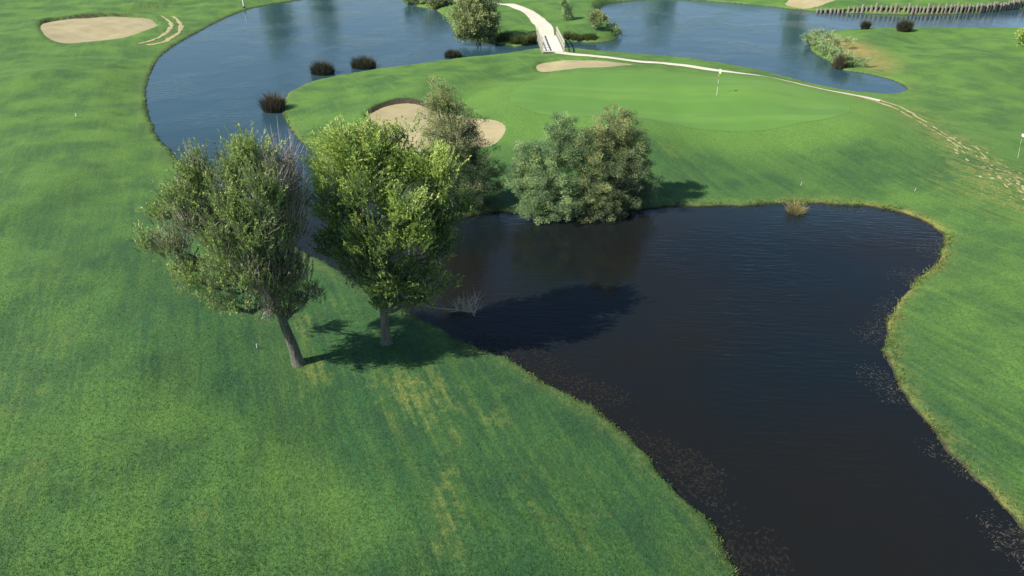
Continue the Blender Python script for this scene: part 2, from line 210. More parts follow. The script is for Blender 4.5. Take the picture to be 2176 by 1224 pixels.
# ------------------------------------------------------------ materials
def turf_material():
    g = NB('mown turf')
    big = g.noise(.055, 3, .55); mid = g.noise(.30, 4, .6); sm = g.noise(1.5, 4, .65)
    fine = g.noise(8, 3, .7); micro = g.noise(30, 2, .7)
    along = (0, 0, math.radians(-23))
    strk = g.noise(1.0, 4, .65, vec=g.mapping((1.3, .14, 1), along)); band = g.noise(1.0, 1, .3, vec=g.mapping((.28, .012, 1), along))
    c = g.mix(g.rng(big, .38, .62), (0.027, 0.095, 0.031), (0.044, 0.123, 0.031))
    c = g.mix(g.rng(band, .42, .58, 0, .5), c, (0.026, 0.086, 0.028))
    c = g.mix(g.rng(mid, .44, .62, 0, .85), c, (0.019, 0.071, 0.028))
    c = g.mix(g.rng(strk, .50, .68, 0, .45), c, (0.068, 0.150, 0.028))
    c = g.mix(g.rng(sm, .52, .72, 0, .5), c, (0.078, 0.157, 0.030))
    st2 = g.noise(1.0, 3, .6, vec=g.mapping((3.4, .22, 1), along)); st3 = g.noise(1.0, 2, .5, vec=g.mapping((.9, .05, 1), along))
    c = g.mix(g.rng(st2, .50, .64, 0, .5), c, (0.063, 0.138, 0.034)); c = g.mix(g.rng(st2, .46, .34, 0, .55), c, (0.019, 0.069, 0.030))
    c = g.mix(g.rng(st3, .52, .62, 0, .35), c, (0.063, 0.132, 0.032))
    c = g.mix(g.math('MULTIPLY', g.attr('short'), g.rng(mid, .30, .65, 1, .35)), c, (.132, .252, .040))  # mask holds close mowing and a painted far-view brightening together
    c = g.mix(g.math('MULTIPLY', g.attr('short'), g.rng(strk, .52, .7, 0, .25)), c, (.160, .270, .044))
    # closely mown apron round the green
    ap = g.math('MULTIPLY', g.rng(g.attr('sd_green'), -5.5, -1.5), .75)
    c = g.mix(ap, c, (.118, .240, .039))
    # dry patches
    dr = g.math('MULTIPLY', g.attr('dry'), g.rng(g.math('ADD', g.math('MULTIPLY', sm, .6), g.math('MULTIPLY', st2, .5)), .42, .70))
    c = g.mix(g.rng(dr, .16, 1.15, 0, .72), c, (.150, .190, .045))
    c = g.mix(g.rng(g.math('MULTIPLY', dr, g.rng(fine, .45, .7)), .55, 1.3, 0, .75), c, (.36, .26, .10))
    c = g.mix(g.math('MULTIPLY', g.attr('straw'), g.rng(sm, .25, .65, .45, 1)), c, (.33, .24, .085))
    # longer, paler fringe along the water
    d = g.attr('sd_water')
    fr = g.math('MULTIPLY', g.rng(d, .25, 1.25, 1, 0), g.rng(sm, .35, .62, .15, 1))
    c = g.mix(g.math('MULTIPLY', fr, .3), c, (.19, .20, .055))
    rt = g.math('MULTIPLY', g.attr('bankdry'), g.rng(d, .08, .55, 1, 0))
    c = g.mix(g.math('MULTIPLY', rt, g.rng(sm, .38, .62, .1, .9)), c, (.25, .225, .060))
    v = g.math('MULTIPLY', g.rng(fine, .25, .75, .62, 1.38, False), g.rng(micro, .25, .75, .6, 1.4, False))
    c = g.mix(1.0, c, g.add('ShaderNodeCombineColor').outputs[0], 'MULTIPLY')
    comb = [n for n in g.n if n.bl_idname == 'ShaderNodeCombineColor'][0]
    for k in range(3): g.l.new(v, comb.inputs[k])
    # bare soil where the bank or bunker face is steep, mud below the water
    nz = g.add('ShaderNodeSeparateXYZ'); g.l.new(g.add('ShaderNodeNewGeometry').outputs['Normal'], nz.inputs[0])
    soil = g.mix(g.rng(fine, .3, .7), (.028, .024, .016), (.075, .062, .038))
    c = g.mix(g.math('MULTIPLY', g.rng(nz.outputs[2], .93, .80), g.rng(d, .6, 1.2)), c, soil)
    c = g.mix(g.rng(g.math('ADD', d, g.math('MULTIPLY', sm, .14)), .20, .13), c, soil)
    c = g.mix(g.rng(d, .05, -.02), c, (.030, .027, .018))
    h = g.math('ADD', g.math('MULTIPLY', fine, .7), g.math('MULTIPLY', micro, .45))
    return g.set(Base_Color=c, Roughness=.75, Sheen_Weight=.05, Sheen_Roughness=.5, Sheen_Tint=(.7, 1, .25, 1), Specular_IOR_Level=.25, Normal=g.bump(h, .09, 1.0))
def green_material():
    g = NB('putting turf')
    a = g.noise(.12, 3); b = g.noise(.9, 4, .6); f = g.noise(7, 3, .7)
    stripe = g.noise(1.0, 1, .4, vec=g.mapping((.05, .55, 1), (0, 0, math.radians(5))))
    c = g.mix(g.rng(a, .35, .65), (0.115, 0.234, 0.040), (0.129, 0.248, 0.045))
    c = g.mix(g.rng(b, .5, .8, 0, .5), c, (0.137, 0.240, 0.040))
    c = g.mix(g.rng(stripe, .4, .6, 0, .6), c, (0.084, 0.197, 0.034))
    c = g.mix(g.rng(f, .3, .7, 0, .22), c, (0.068, 0.173, 0.040))
    return g.set(Base_Color=c, Roughness=.7, Sheen_Weight=.05, Sheen_Tint=(.7, 1, .3, 1), Specular_IOR_Level=.25, Normal=g.bump(f, .03))
def water_material():
    g = NB('pond water')
    p = g.pos()
    amp = g.rng(g.noise(.13, 2), .40, .62, .12, 1)
    w1 = g.noise(1.0, 2, .5, vec=g.mapping((.8, 4.0, 1), (0, 0, math.radians(4))), dist=.25)
    w2 = g.noise(1.0, 2, .5, vec=g.mapping((1.5, 6.5, 1), (0, 0, math.radians(-7))))
    w3 = g.noise(.55, 3, .5)
    h = g.math('ADD', g.math('MULTIPLY', g.math('ADD', g.math('MULTIPLY', w1, 1.0), g.math('MULTIPLY', w2, .35)), amp), g.math('MULTIPLY', w3, .55))
    sy = g.add('ShaderNodeSeparateXYZ'); g.l.new(p, sy.inputs[0])
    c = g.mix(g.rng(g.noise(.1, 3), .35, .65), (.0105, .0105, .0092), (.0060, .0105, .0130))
    c = g.mix(g.rng(g.math('ADD', sy.outputs[1], g.math('MULTIPLY', g.noise(.06, 2), 16)), 40, 68), c, (.028, .066, .084))   # bluer open lake: sky reflection painted into the water's base colour
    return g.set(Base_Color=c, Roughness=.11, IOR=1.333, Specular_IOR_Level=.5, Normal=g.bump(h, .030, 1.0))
def sand_material():
    g = NB('bunker sand')
    a = g.noise(.25, 3); b = g.noise(1.3, 4, .6); f = g.noise(22, 2)
    rake = g.noise(1, 2, .5, vec=g.mapping((.35, 4.5, 1), (0, 0, math.radians(12))))
    c = g.mix(g.rng(a, .35, .65), (.315, .262, .135), (.365, .31, .170)); c = g.mix(g.rng(b, .45, .75, 0, .6), c, (.265, .21, .112))
    c = g.mix(g.rng(rake, .4, .65, 0, .25), c, (.42, .36, .21))
    return g.set(Base_Color=c, Roughness=.9, Normal=g.bump(g.math('ADD', g.math('MULTIPLY', rake, .6), g.math('MULTIPLY', f, .3)), .05))
def gravel_material(name, c1, c2, c3):
    g = NB(name); a = g.noise(.7, 3, .6); b = g.noise(6, 3, .7)
    c = g.mix(g.rng(a, .35, .65), c1, c2); c = g.mix(g.rng(b, .5, .75, 0, .6), c, c3)
    return g.set(Base_Color=c, Roughness=.9, Normal=g.bump(b, .03))
def leaf_material(name, dark, mid, light, trans=.35):
    g = NB(name); t = g.attr('tone')
    c = g.mix(g.rng(t, 0, .5, 0, 1, False), dark, mid); c = g.mix(g.rng(t, .5, 1, 0, 1, False), c, light)
    g.set(Base_Color=c, Roughness=.55, Specular_IOR_Level=.3)
    tr = g.add('ShaderNodeBsdfTranslucent'); g.l.new(c, tr.inputs[0])
    mx = g.add('ShaderNodeMixShader'); mx.inputs[0].default_value = trans
    g.l.new(g.b.outputs[0], mx.inputs[1]); g.l.new(tr.outputs[0], mx.inputs[2]); g.l.new(mx.outputs[0], g.out.inputs[0]); return g.m
def bark_material(name, c1, c2):
    g = NB(name); n = g.noise(1, 4, .65, vec=g.mapping((14, 14, 2.5))); b = g.noise(3, 3)
    c = g.mix(g.rng(n, .35, .65), c1, c2); c = g.mix(g.rng(b, .55, .7, 0, .4), c, (.11, .12, .07))
    return g.set(Base_Color=c, Roughness=.9, Normal=g.bump(n, .04))
def plain(name, c, rough=.6, var=.25, scale=8):
    g = NB(name); n = g.noise(scale, 3)
    return g.set(Base_Color=g.mix(g.rng(n, .3, .7), tuple(v * (1 - var) for v in c), tuple(min(1, v * (1 + var)) for v in c)), Roughness=rough)
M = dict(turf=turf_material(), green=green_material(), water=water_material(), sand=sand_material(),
    gravel=gravel_material('pale gravel', (.56, .51, .39), (.66, .61, .49), (.40, .35, .24)),
    dirt=gravel_material('dry dirt', (.34, .295, .135), (.43, .385, .195), (.20, .185, .07)),
    leaf1=leaf_material('narrow leaf', (.145, .155, .105), (.215, .305, .105), (.450, .580, .185), .26),
    leaf2=leaf_material('lime leaf', (.080, .145, .068), (.175, .275, .080), (.510, .630, .150), .28),
    leaf3=leaf_material('olive leaf', (.080, .108, .066), (.172, .232, .098), (.410, .440, .175), .2),
    leaf4=leaf_material('grey green leaf', (.100, .160, .090), (.200, .310, .135), (.400, .510, .205), .2),
    rush=leaf_material('dark rush', (.045, .050, .030), (.085, .082, .052), (.17, .14, .09), .15),
    reed=leaf_material('reed blade', (.06, .10, .035), (.16, .19, .06), (.38, .30, .13), .3),
    blade=leaf_material('grass blade', (.036, .118, .032), (.066, .165, .038), (.270, .270, .080), .35),
    weed=leaf_material('water weed', (.022, .019, .015), (.050, .043, .034), (.14, .13, .105), .1),
    mud=leaf_material('muddy weed', (.018, .0155, .012), (.030, .026, .020), (.09, .08, .06), .0),
    bark=bark_material('grey bark', (.070, .070, .052), (.165, .165, .125)), bark2=bark_material('dark bark', (.06, .05, .04), (.13, .11, .085)),
    twig=plain('bare twig', (.20, .165, .14)), pale_twig=plain('pale dead twig', (.36, .30, .27)),
    white=plain('white paint', (.78, .78, .74), .5, .06), yellow=plain('yellow cloth', (.80, .78, .35), .7, .08), red=plain('red band', (.45, .10, .04), .5, .1),
    timber=bark_material('weathered timber', (.17, .145, .11), (.34, .30, .235)), timber_dark=plain('wet timber', (.06, .05, .04), .8),
    deck=plain('pale concrete', (.62, .59, .50), .85, .08, 3), rail=plain('bleached rail', (.48, .45, .36), .8, .15))

# ------------------------------------------------------------ ground, water, bunkers, green
ys = [-600, -120, -30, 0, 5]
y = 8.0
while y < 165: ys.append(y); y += .0042 * y + .004
ys += [170, 180, 200, 240, 300, 450, 800, 1600, 4500]
us = np.concatenate([[-60, -15, -5, -2.5, -1.5, -1.2], np.linspace(-1, 1, 460), [1.2, 1.5, 2.5, 5, 15, 60]])
ys = np.array(ys); wid = 17 + .80 * np.clip(ys, 0, 200)
X = us[None, :] * wid[:, None]; Y = np.repeat(ys[:, None], len(us), 1)
x, yv = X.ravel(), Y.ravel()
dW = land_d(x, yv); z = height(x, yv, dW)
nr, nc = X.shape
idx = np.arange(nr * nc).reshape(nr, nc)
Fg = np.stack([idx[:-1, :-1], idx[:-1, 1:], idx[1:, 1:], idx[1:, :-1]], -1).reshape(-1, 4)
dry = np.zeros_like(x)
for cx, cy, sx, sy, a in DRY: dry += a * np.exp(-((x - cx) / sx) ** 2 - ((yv - cy) / sy) ** 2)
trk = np.abs(sdf(smooth_poly(TRACK, 4, False), x, yv, False)); dry += 1.5 * np.exp(-(trk / 1.7) ** 2) * (yv < 75)
trb = np.abs(sdf(smooth_poly(TRACK_B, 4, False), x, yv, False)); dry += .8 * np.exp(-(trb / 2.0) ** 2)
straw = np.zeros_like(x)
for cx, cy, sx, sy, a in DRY:
    if a >= 1.4: straw += .42 * a * np.exp(-((x - cx) / sx) ** 2 - ((yv - cy) / sy) ** 2)
dry = np.clip(dry, 0, 1.8) + .16
bankdry = sstep(14, 18, x) * sstep(44, 36, yv) * sstep(8, 12, yv) + .5 * sstep(38, 44, yv) * sstep(60, 50, yv) * sstep(16, 20, x) * .8
short = np.clip(sstep(26, 62, yv + .35 * np.maximum(-x, 0)) * .8 + .25 * sstep(-8, 2, sdf(GREEN_S, x, yv)), 0, 1) * (1 - .5 * np.exp(-((x - 12) / 16) ** 2 - ((yv - 45) / 6) ** 2))  # mown short, plus far turf painted paler for view angle and lens falloff
short = np.maximum(short, .5 * sstep(8.5, 10.5, dW + .8 * np.sin(yv * .5)) * (x < 0) * sstep(60, 40, yv))
short = np.maximum(short, .62 * sstep(15, 20, x) * sstep(46, 38, yv))
struct(mesh_obj('ground', np.stack([x, yv, z], 1), Fg, M['turf'], attrs=dict(sd_water=dW, sd_green=sdf(GREEN_S, x, yv), dry=dry, bankdry=bankdry, short=short, straw=np.clip(straw, 0, 1)), smooth=True))
wv = [(-900, -100, 0), (900, -100, 0), (900, 900, 0), (-900, 900, 0)]
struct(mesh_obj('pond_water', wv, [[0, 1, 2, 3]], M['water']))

def grid_patch(name, poly, step, zfun, mat, grow):
    """sheet built from rings that shrink from the outline to its middle"""
    c = (poly.min(0) + poly.max(0)) / 2; P = smooth_poly(poly, 2); n = len(P); rr = np.linalg.norm(P - c, axis=1); k = max(6, int(rr.max() / step))
    ts = np.linspace(1, 0, k + 1)[:-1]; rings = [c + (P - c) * (t + grow / rr[:, None] * (t == 1)) for t in ts]
    Q = np.concatenate(rings + [c[None]]); idx = np.arange(n * k).reshape(k, n); nx = np.roll(idx, -1, 1)
    quads = np.stack([idx[:-1], nx[:-1], nx[1:], idx[1:]], -1).reshape(-1, 4); tris = np.stack([idx[-1], nx[-1], np.full(n, n * k)], -1)
    area = np.sum(P[:, 0] * np.roll(P[:, 1], -1) - np.roll(P[:, 0], -1) * P[:, 1])
    if area < 0: quads, tris = quads[:, ::-1], tris[:, ::-1]
    return struct(mesh_obj(name, np.column_stack([Q, zfun(Q[:, 0], Q[:, 1])]), [quads, tris], mat, smooth=True))
for i, P in enumerate(BUNK_S):
    def zf(xs, ysv, i=i):
        db, s, drop = bunker_info(xs, ysv, i); return h_base(xs, ysv) - drop + .03 * np.sin(xs * 1.7 + ysv) * np.sin(ysv * 1.3)
    grid_patch('sand_bunker', P, .35, zf, M['sand'], .12)
grid_patch('putting_green', GREEN_S, .5, lambda a, b: height(a, b) + .012, M['green'], 0)

# ------------------------------------------------------------ paths
def ribbon(name, line, width, mat, lift=.035, rag=.08, lat=0.0, breaks=0.0, seed=1, step=.3, zfix=None):
    P = smooth_poly(line, 12, False); s = np.concatenate([[0], np.cumsum(np.linalg.norm(np.diff(P, axis=0), axis=1))])
    t = np.arange(0, s[-1], step); cx = np.interp(t, s, P[:, 0]); cy = np.interp(t, s, P[:, 1])
    tx = np.gradient(cx); ty = np.gradient(cy); L = np.hypot(tx, ty); nx, ny = -ty / L, tx / L
    r = np.random.default_rng(seed)
    def n1(f): 
        k = r.normal(size=int(t[-1] * f) + 4); return np.interp(t * f, np.arange(len(k)), k)
    w = (width(t / t[-1]) if callable(width) else np.full_like(t, width)) / 2
    wl_ = w * (1 + rag * n1(1.2) + rag * .6 * n1(3)); wr_ = w * (1 + rag * n1(1.2) + rag * .6 * n1(3))
    if breaks: 
        b = np.clip(1.0 - breaks * (t / t[-1]) * (np.abs(n1(1.4)) * .75 + np.abs(n1(3.)) * .6) - .12 * breaks * np.abs(n1(2.5)), .0, 1); wl_ *= b; wr_ *= b
    wob_ = .12 * n1(.5) if breaks else 0
    rows = []
    for q in (-1, -.5, 0, .5, 1):
        off = lat + wob_ + np.where(q < 0, q * wl_, q * wr_); px = cx + nx * off; py = cy + ny * off
        rows.append(np.stack([px, py, height(px, py) + lift - (.02 if abs(q) == 1 else 0)], 1))
    V = np.stack(rows, 1); n = len(t); idx = np.arange(n * 5).reshape(n, 5)
    Fq = np.stack([idx[:-1, :-1], idx[:-1, 1:], idx[1:, 1:], idx[1:, :-1]], -1)
    ok = (wl_[:-1] + wr_[:-1]) > .05
    return struct(mesh_obj(name, V.reshape(-1, 3), Fq[ok].reshape(-1, 4), mat, smooth=True))
B0, B1 = np.array(BRIDGE[0]), np.array(BRIDGE[1])
ribbon('gravel_path', PATH_N[:-2] + [list(B1)], lambda u: 1.3 + .8 * sstep(.35, .8, u), M['gravel'], .06, .025)
ribbon('gravel_path', [list(B0)] + PATH_E[1:], lambda u: 1.7 - .75 * sstep(0, .3, u), M['gravel'], .05, .06)
for lt, sdv in ((.42, 4), (-.42, 5)): ribbon('wheel_track', PATH_E[-4:-1] + TRACK[1:6], lambda u: .42 - .22 * sstep(.35, 1, u), M['dirt'], .032, .4, lt, .95, sdv, .16)
rg = np.random.default_rng(19); TP = smooth_poly(TRACK[3:], 12, False); dv, df, o = [], [], 0      # bare scrapes along the worn line
for j in range(230):
    f = rg.uniform(0, .999) ** .85 * (len(TP) - 2); k = int(f); p = TP[k]; t = unit(TP[k + 1] - TP[k]); nn = np.array([-t[1], t[0]])
    c0 = p + nn * (rg.choice([-.45, .45]) + rg.normal() * .38) + t * rg.normal() * .3; a, b_ = rg.uniform(.05, .30), rg.uniform(.02, .085); m = 9; an = np.arange(m) * 2 * math.pi / m; q = rg.uniform(.6, 1.3, m)
    pts_ = c0 + np.outer(np.cos(an) * a * q, t) + np.outer(np.sin(an) * b_ * q, nn); hh = height(pts_[:, 0], pts_[:, 1]) + .024
    dv.append(np.column_stack([pts_, hh])); df.append(np.array([[o, o + k_, o + k_ + 1] for k_ in range(1, m - 1)])); o += m
stuff(mesh_obj('bare_dirt_scrapes', np.concatenate(dv), np.concatenate(df), M['dirt']), 'pale bare dirt scrapes along the worn wheel tracks', 'dirt')
for lt, sdv in ((.55, 8), (-.65, 9)): ribbon('wheel_track', TRACK_B, .55, M['dirt'], .05, .3, lt, .35, sdv)

# ------------------------------------------------------------ geometry builders
def tubes(paths, sides=6):
    """paths: list of (n,4) x y z radius -> V, quads"""
    Vs, Fs, o = [], [], 0
    for p in paths:
        p = np.asarray(p, float); n = len(p); t = unit(np.gradient(p[:, :3], axis=0))
        ref = np.where(np.abs(t[:, 2:3]) > .9, np.array([[1., 0, 0]]), np.array([[0, 0, 1.]]))
        a = unit(np.cross(t, ref)); b = np.cross(t, a)
        an = np.arange(sides) * 2 * math.pi / sides
        ring = p[:, None, :3] + p[:, None, 3:4] * (np.cos(an)[None, :, None] * a[:, None] + np.sin(an)[None, :, None] * b[:, None])
        Vs.append(ring.reshape(-1, 3)); idx = o + np.arange(n * sides).reshape(n, sides)
        nx = np.roll(idx, -1, 1)
        Fs.append(np.stack([idx[:-1], nx[:-1], nx[1:], idx[1:]], -1).reshape(-1, 4)); o += n * sides
    return np.concatenate(Vs), np.concatenate(Fs)
def box(c, sx, sy, sz, rz=0, rx=0, ry=0):
    v = np.array([[a, b, d] for a in (-.5, .5) for b in (-.5, .5) for d in (-.5, .5)]) * (sx, sy, sz)
    if ry: v = v @ np.array([[math.cos(ry), 0, -math.sin(ry)], [0, 1, 0], [math.sin(ry), 0, math.cos(ry)]])
    if rz: v = v @ np.array([[math.cos(rz), math.sin(rz), 0], [-math.sin(rz), math.cos(rz), 0], [0, 0, 1]])
    return v + np.array(c), np.array([[0, 1, 3, 2], [4, 6, 7, 5], [0, 4, 5, 1], [2, 3, 7, 6], [0, 2, 6, 4], [1, 5, 7, 3]])
def join(parts):
    V, F, o = [], [], 0
    for v, f in parts: V.append(v); F.append(np.asarray(f) + o); o += len(v)
    return np.concatenate(V), np.concatenate(F)
def curve_path(a, b, sag, r0, r1, n, rg, wig=.06):
    t = np.linspace(0, 1, n)[:, None]; p = a * (1 - t) + b * t; L = np.linalg.norm(b - a)
    p[:, 2:3] += sag * L * np.sin(math.pi * t) ; p[1:-1] += rg.normal(size=(n - 2, 3)) * wig * L / n
    return np.concatenate([p, r0 + (r1 - r0) * t], 1)
def leaves(cen, axis, nrm, ln, wd, tone):
    """diamond leaf quads"""
    axis = unit(axis); side = unit(np.cross(axis, nrm)); n = len(cen)
    ln = np.broadcast_to(ln, (n,))[:, None]; wd = np.broadcast_to(wd, (n,))[:, None]
    V = np.stack([cen - axis * ln * .5, cen - side * wd * .5 + axis * ln * .05, cen + axis * ln * .5, cen + side * wd * .5 + axis * ln * .05], 1).reshape(-1, 3)
    return V, np.arange(n * 4).reshape(n, 4), np.repeat(tone, 4)
def ball(n, rg, p=2.2):
    return unit(rg.normal(size=(n, 3))) * rg.uniform(0, 1, (n, 1)) ** (1 / p)

def shoot_tree(name, label, cat, base, trunk, lobes, leafmat, barkmat, dens, leaf, upness, twigfrac, seed, group=None, bare=()):
    """tree of upright leafy shoots: a limb runs to each lobe, shoots fan up from it, leaves sit along the shoots"""
    rg = np.random.default_rng(seed); bz = hz(*base)
    root = empty(name, (base[0], base[1], bz), label, cat, group)
    trunk = np.array(trunk, float); trunk[0, 2] = bz - .15
    tp = smooth_poly(trunk, 5, False)
    tp[:, 3] *= .82; flare = np.array(tp); flare[:3, 3] *= (1.45, 1.2, 1.06)
    paths = [flare]; tw, dead = [], []; LV = []
    for li, (cx, cy, cz, rx, ry, rz, tone) in enumerate(lobes):
        c = np.array([cx, cy, cz]); R = np.array([rx, ry, rz])
        low = c - np.array([0, 0, rz * .75])
        k = tp[np.argmin(np.linalg.norm(tp[:, :3] - low, axis=1) + 1.2 * np.clip(tp[:, 2] - (low[2] - .5), 0, None) + .9 * (tp[:, 2] < trunk[2, 2]))]
        paths.append(curve_path(k[:3], c - np.array([0, 0, rz * .25]), -.08, min(k[3] * .6, .10), .025, 8, rg, .25))
        limb = paths[-1]
        for q in range(5):                                   # secondary limbs
            e = c + ball(1, rg)[0] * R * .75; st = limb[rg.integers(3, 8)]
            paths.append(curve_path(st[:3], e, -.05, .03, .008, 5, rg, .3))
        n = int(dens * rx * ry * rz * 4.2 + 25)
        nb = max(6, n // 9); bc = c + ball(nb, rg, 2.8) * R * np.array([.86, .86, .74]) - np.array([0, 0, rz * .30])
        bo = unit((bc - c) / R); bd = unit(bo * .75 * np.array([1, 1, .5]) + np.array([0, 0, upness]) + rg.normal(size=(nb, 3)) * .25)
        bl_ = rg.uniform(.6, 1.15, nb); bt = rg.normal(size=nb) * .2; kb = rg.integers(0, nb, n)
        s0 = bc[kb] + rg.normal(size=(n, 3)) * .13; d = unit(bd[kb] + rg.normal(size=(n, 3)) * .15)
        Ls = rg.uniform(.55, 1.1, n) * bl_[kb] * np.clip(.72 * rz, .32, .85)
        bend = rg.normal(size=(n, 3)) * .10 * Ls[:, None]
        lt = np.clip(tone + bt[kb] + rg.normal(size=n) * .1, 0, 1)
        isbare = (.5 * rg.uniform(size=n) + .5 * rg.uniform(size=nb)[kb]) < (bare[li] if li < len(bare) else .06)
        ts = np.linspace(0, 1, 4)[None, :, None]
        pp = s0[:, None] + d[:, None] * Ls[:, None, None] * ts + bend[:, None] * ts ** 2
        for j in range(n):
            if isbare[j]: dead.append(np.concatenate([pp[j] + d[j] * .45 * ts[0], [[.011], [.009], [.006], [.003]]], 1))
            elif rg.uniform() < twigfrac: tw.append(np.concatenate([pp[j], [[.010], [.008], [.006], [.003]]], 1))
        for j in np.where(isbare)[0]:
            for q in range(3):
                f = rg.uniform(.2, .8); a = s0[j] + d[j] * Ls[j] * f; e = a + unit(d[j] + rg.normal(size=3) * .45) * Ls[j] * .5
                dead.append(np.array([[*a, .006], [*((a + e) / 2), .005], [*e, .002]]))
        m = (Ls / leaf[2]).astype(int) + 1; m[isbare] = 0; ii = np.repeat(np.arange(n), m); f = rg.uniform(.08, 1.03, len(ii))
        pc = s0[ii] + d[ii] * (Ls[ii] * f)[:, None] + bend[ii] * (f ** 2)[:, None]
        rad = rg.normal(size=(len(ii), 3)); rad -= d[ii] * np.sum(rad * d[ii], 1, keepdims=True); rad = unit(rad)
        ax = unit(rad * .5 + d[ii] * 1.0 + rg.normal(size=(len(ii), 3)) * .22)
        nr_ = unit(d[ii] * .35 + rad * .5 + np.array([-.45, 0, .45]) + rg.normal(size=(len(ii), 3)) * .5)
        ln = rg.uniform(.5, 1.45, len(ii)) * leaf[0]
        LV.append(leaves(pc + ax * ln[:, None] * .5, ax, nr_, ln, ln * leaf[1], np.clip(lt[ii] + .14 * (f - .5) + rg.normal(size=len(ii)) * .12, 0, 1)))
    V, F = tubes(paths, 7); mesh_obj('trunk', V, F, barkmat, root, smooth=True, loc=tuple(root.location))
    V = np.concatenate([l[0] for l in LV]); n4 = len(V) // 4
    mesh_obj('crown', V, np.arange(n4 * 4).reshape(-1, 4), leafmat, root, attrs=dict(tone=np.concatenate([l[2] for l in LV])), loc=tuple(root.location))
    if tw: V, F = tubes(tw, 3); mesh_obj('twigs', V, F, M['twig'], root, loc=tuple(root.location))
    if dead: V, F = tubes(dead, 3); mesh_obj('bare_shoots', V, F, M['pale_twig'], root, loc=tuple(root.location))
    return root, n4

def clump_tree(name, label, cat, base, lobes, leafmat, barkmat, dens, leaf, seed, group=None, trunk_r=.14, stems=3, clump_r=.26, per=46):
    """shrubby tree: leaf clumps spread over the lobes, many stems from the base"""
    rg = np.random.default_rng(seed); bz = hz(*base)
    root = empty(name, (base[0], base[1], bz), label, cat, group); b = np.array([base[0], base[1], bz - .12])
    paths = []; LV = []; hubs = []
    cen = np.mean([l[:3] for l in lobes], 0)
    for s in range(stems):
        e = cen + ball(1, rg)[0] * .5; st = b + np.array([rg.normal() * trunk_r * 1.4, rg.normal() * trunk_r * 1.4, 0])
        paths.append(curve_path(st, e, 0, trunk_r * rg.uniform(.7, 1), trunk_r * .35, 8, rg, .2)); hubs.append(paths[-1])
    hubs = np.concatenate(hubs)
    for (cx, cy, cz, rx, ry, rz, tone) in lobes:
        c = np.array([cx, cy, cz]); R = np.array([rx, ry, rz])
        k = hubs[np.argmin(np.linalg.norm(hubs[:, :3] - c, axis=1) + .8 * np.clip(hubs[:, 2] - c[2], 0, None))]
        paths.append(curve_path(k[:3], c, .03, k[3] * .6, .02, 7, rg, .2)); limb = paths[-1]
        n = int(dens * (rx * ry * rz) ** (2 / 3) * 10 + 6)
        q = c + ball(n, rg, 3.0) * R * rg.choice([.6, .9, 1.0, 1.0, 1.2], (n, 1))
        for j in range(0, n, 2):
            st = limb[rg.integers(2, 7)]; paths.append(curve_path(st[:3], q[j], 0, .018, .006, 4, rg, .3))
        lt = np.clip(tone + rg.normal(size=n) * .26, 0, 1); cr = clump_r * rg.uniform(.6, 1.35, n)
        m = np.maximum(8, per * (cr / clump_r) ** 2 * rg.uniform(.6, 1.3, n)).astype(int)
        ii = np.repeat(np.arange(n), m); out = unit((q - c) / R)
        off = ball(len(ii), rg, 2.0) * cr[ii][:, None] * np.array([1, 1, .85]); pc = q[ii] + off
        ax = unit(off / cr[ii][:, None] * .8 + out[ii] * .5 + np.array([0, 0, .35]) + rg.normal(size=(len(ii), 3)) * .45)
        nr_ = unit(out[ii] * .6 + np.array([0, 0, .5]) + rg.normal(size=(len(ii), 3)) * .5)
        ln = rg.uniform(.7, 1.3, len(ii)) * leaf[0]
        LV.append(leaves(pc, ax, nr_, ln, ln * leaf[1], np.clip(lt[ii] + rg.normal(size=len(ii)) * .13, 0, 1)))
    V, F = tubes(paths, 5); mesh_obj('trunk', V, F, barkmat, root, smooth=True, loc=tuple(root.location))
    V = np.concatenate([l[0] for l in LV]); n4 = len(V) // 4
    mesh_obj('crown', V, np.arange(n4 * 4).reshape(-1, 4), leafmat, root, attrs=dict(tone=np.concatenate([l[2] for l in LV])), loc=tuple(root.location))
    return root, n4

def blades(base, dirs, length, width, rg, tone, droop=.25):
    """bent grass blades, three segments each"""
    n = len(base); dirs = unit(dirs); length = np.broadcast_to(length, (n,)); width = np.broadcast_to(width, (n,))
    side = unit(np.cross(dirs, rg.normal(size=(n, 3))))
    hd = unit(dirs * np.array([1, 1, 0]) + rg.normal(size=(n, 3)) * np.array([.2, .2, 0]))
    V = []
    for f, w in ((0, 1), (.45, .8), (.8, .45)):
        p = base + dirs * (length * f)[:, None] + hd * (length * droop * f * f)[:, None] - np.array([0, 0, 1]) * (length * droop * .5 * f ** 3)[:, None]
        V += [p - side * (width * w * .5)[:, None], p + side * (width * w * .5)[:, None]]
    V.append(base + dirs * length[:, None] + hd * (length * droop)[:, None] - np.array([0, 0, 1]) * (length * droop * .5)[:, None])
    V = np.stack(V, 1).reshape(-1, 3); o = np.arange(n)[:, None] * 7
    Q = np.concatenate([o + np.array([[0, 1, 3, 2]]), o + np.array([[2, 3, 5, 4]])]); T = o + np.array([[4, 5, 6]])
    return V, Q, T, np.repeat(tone, 7)
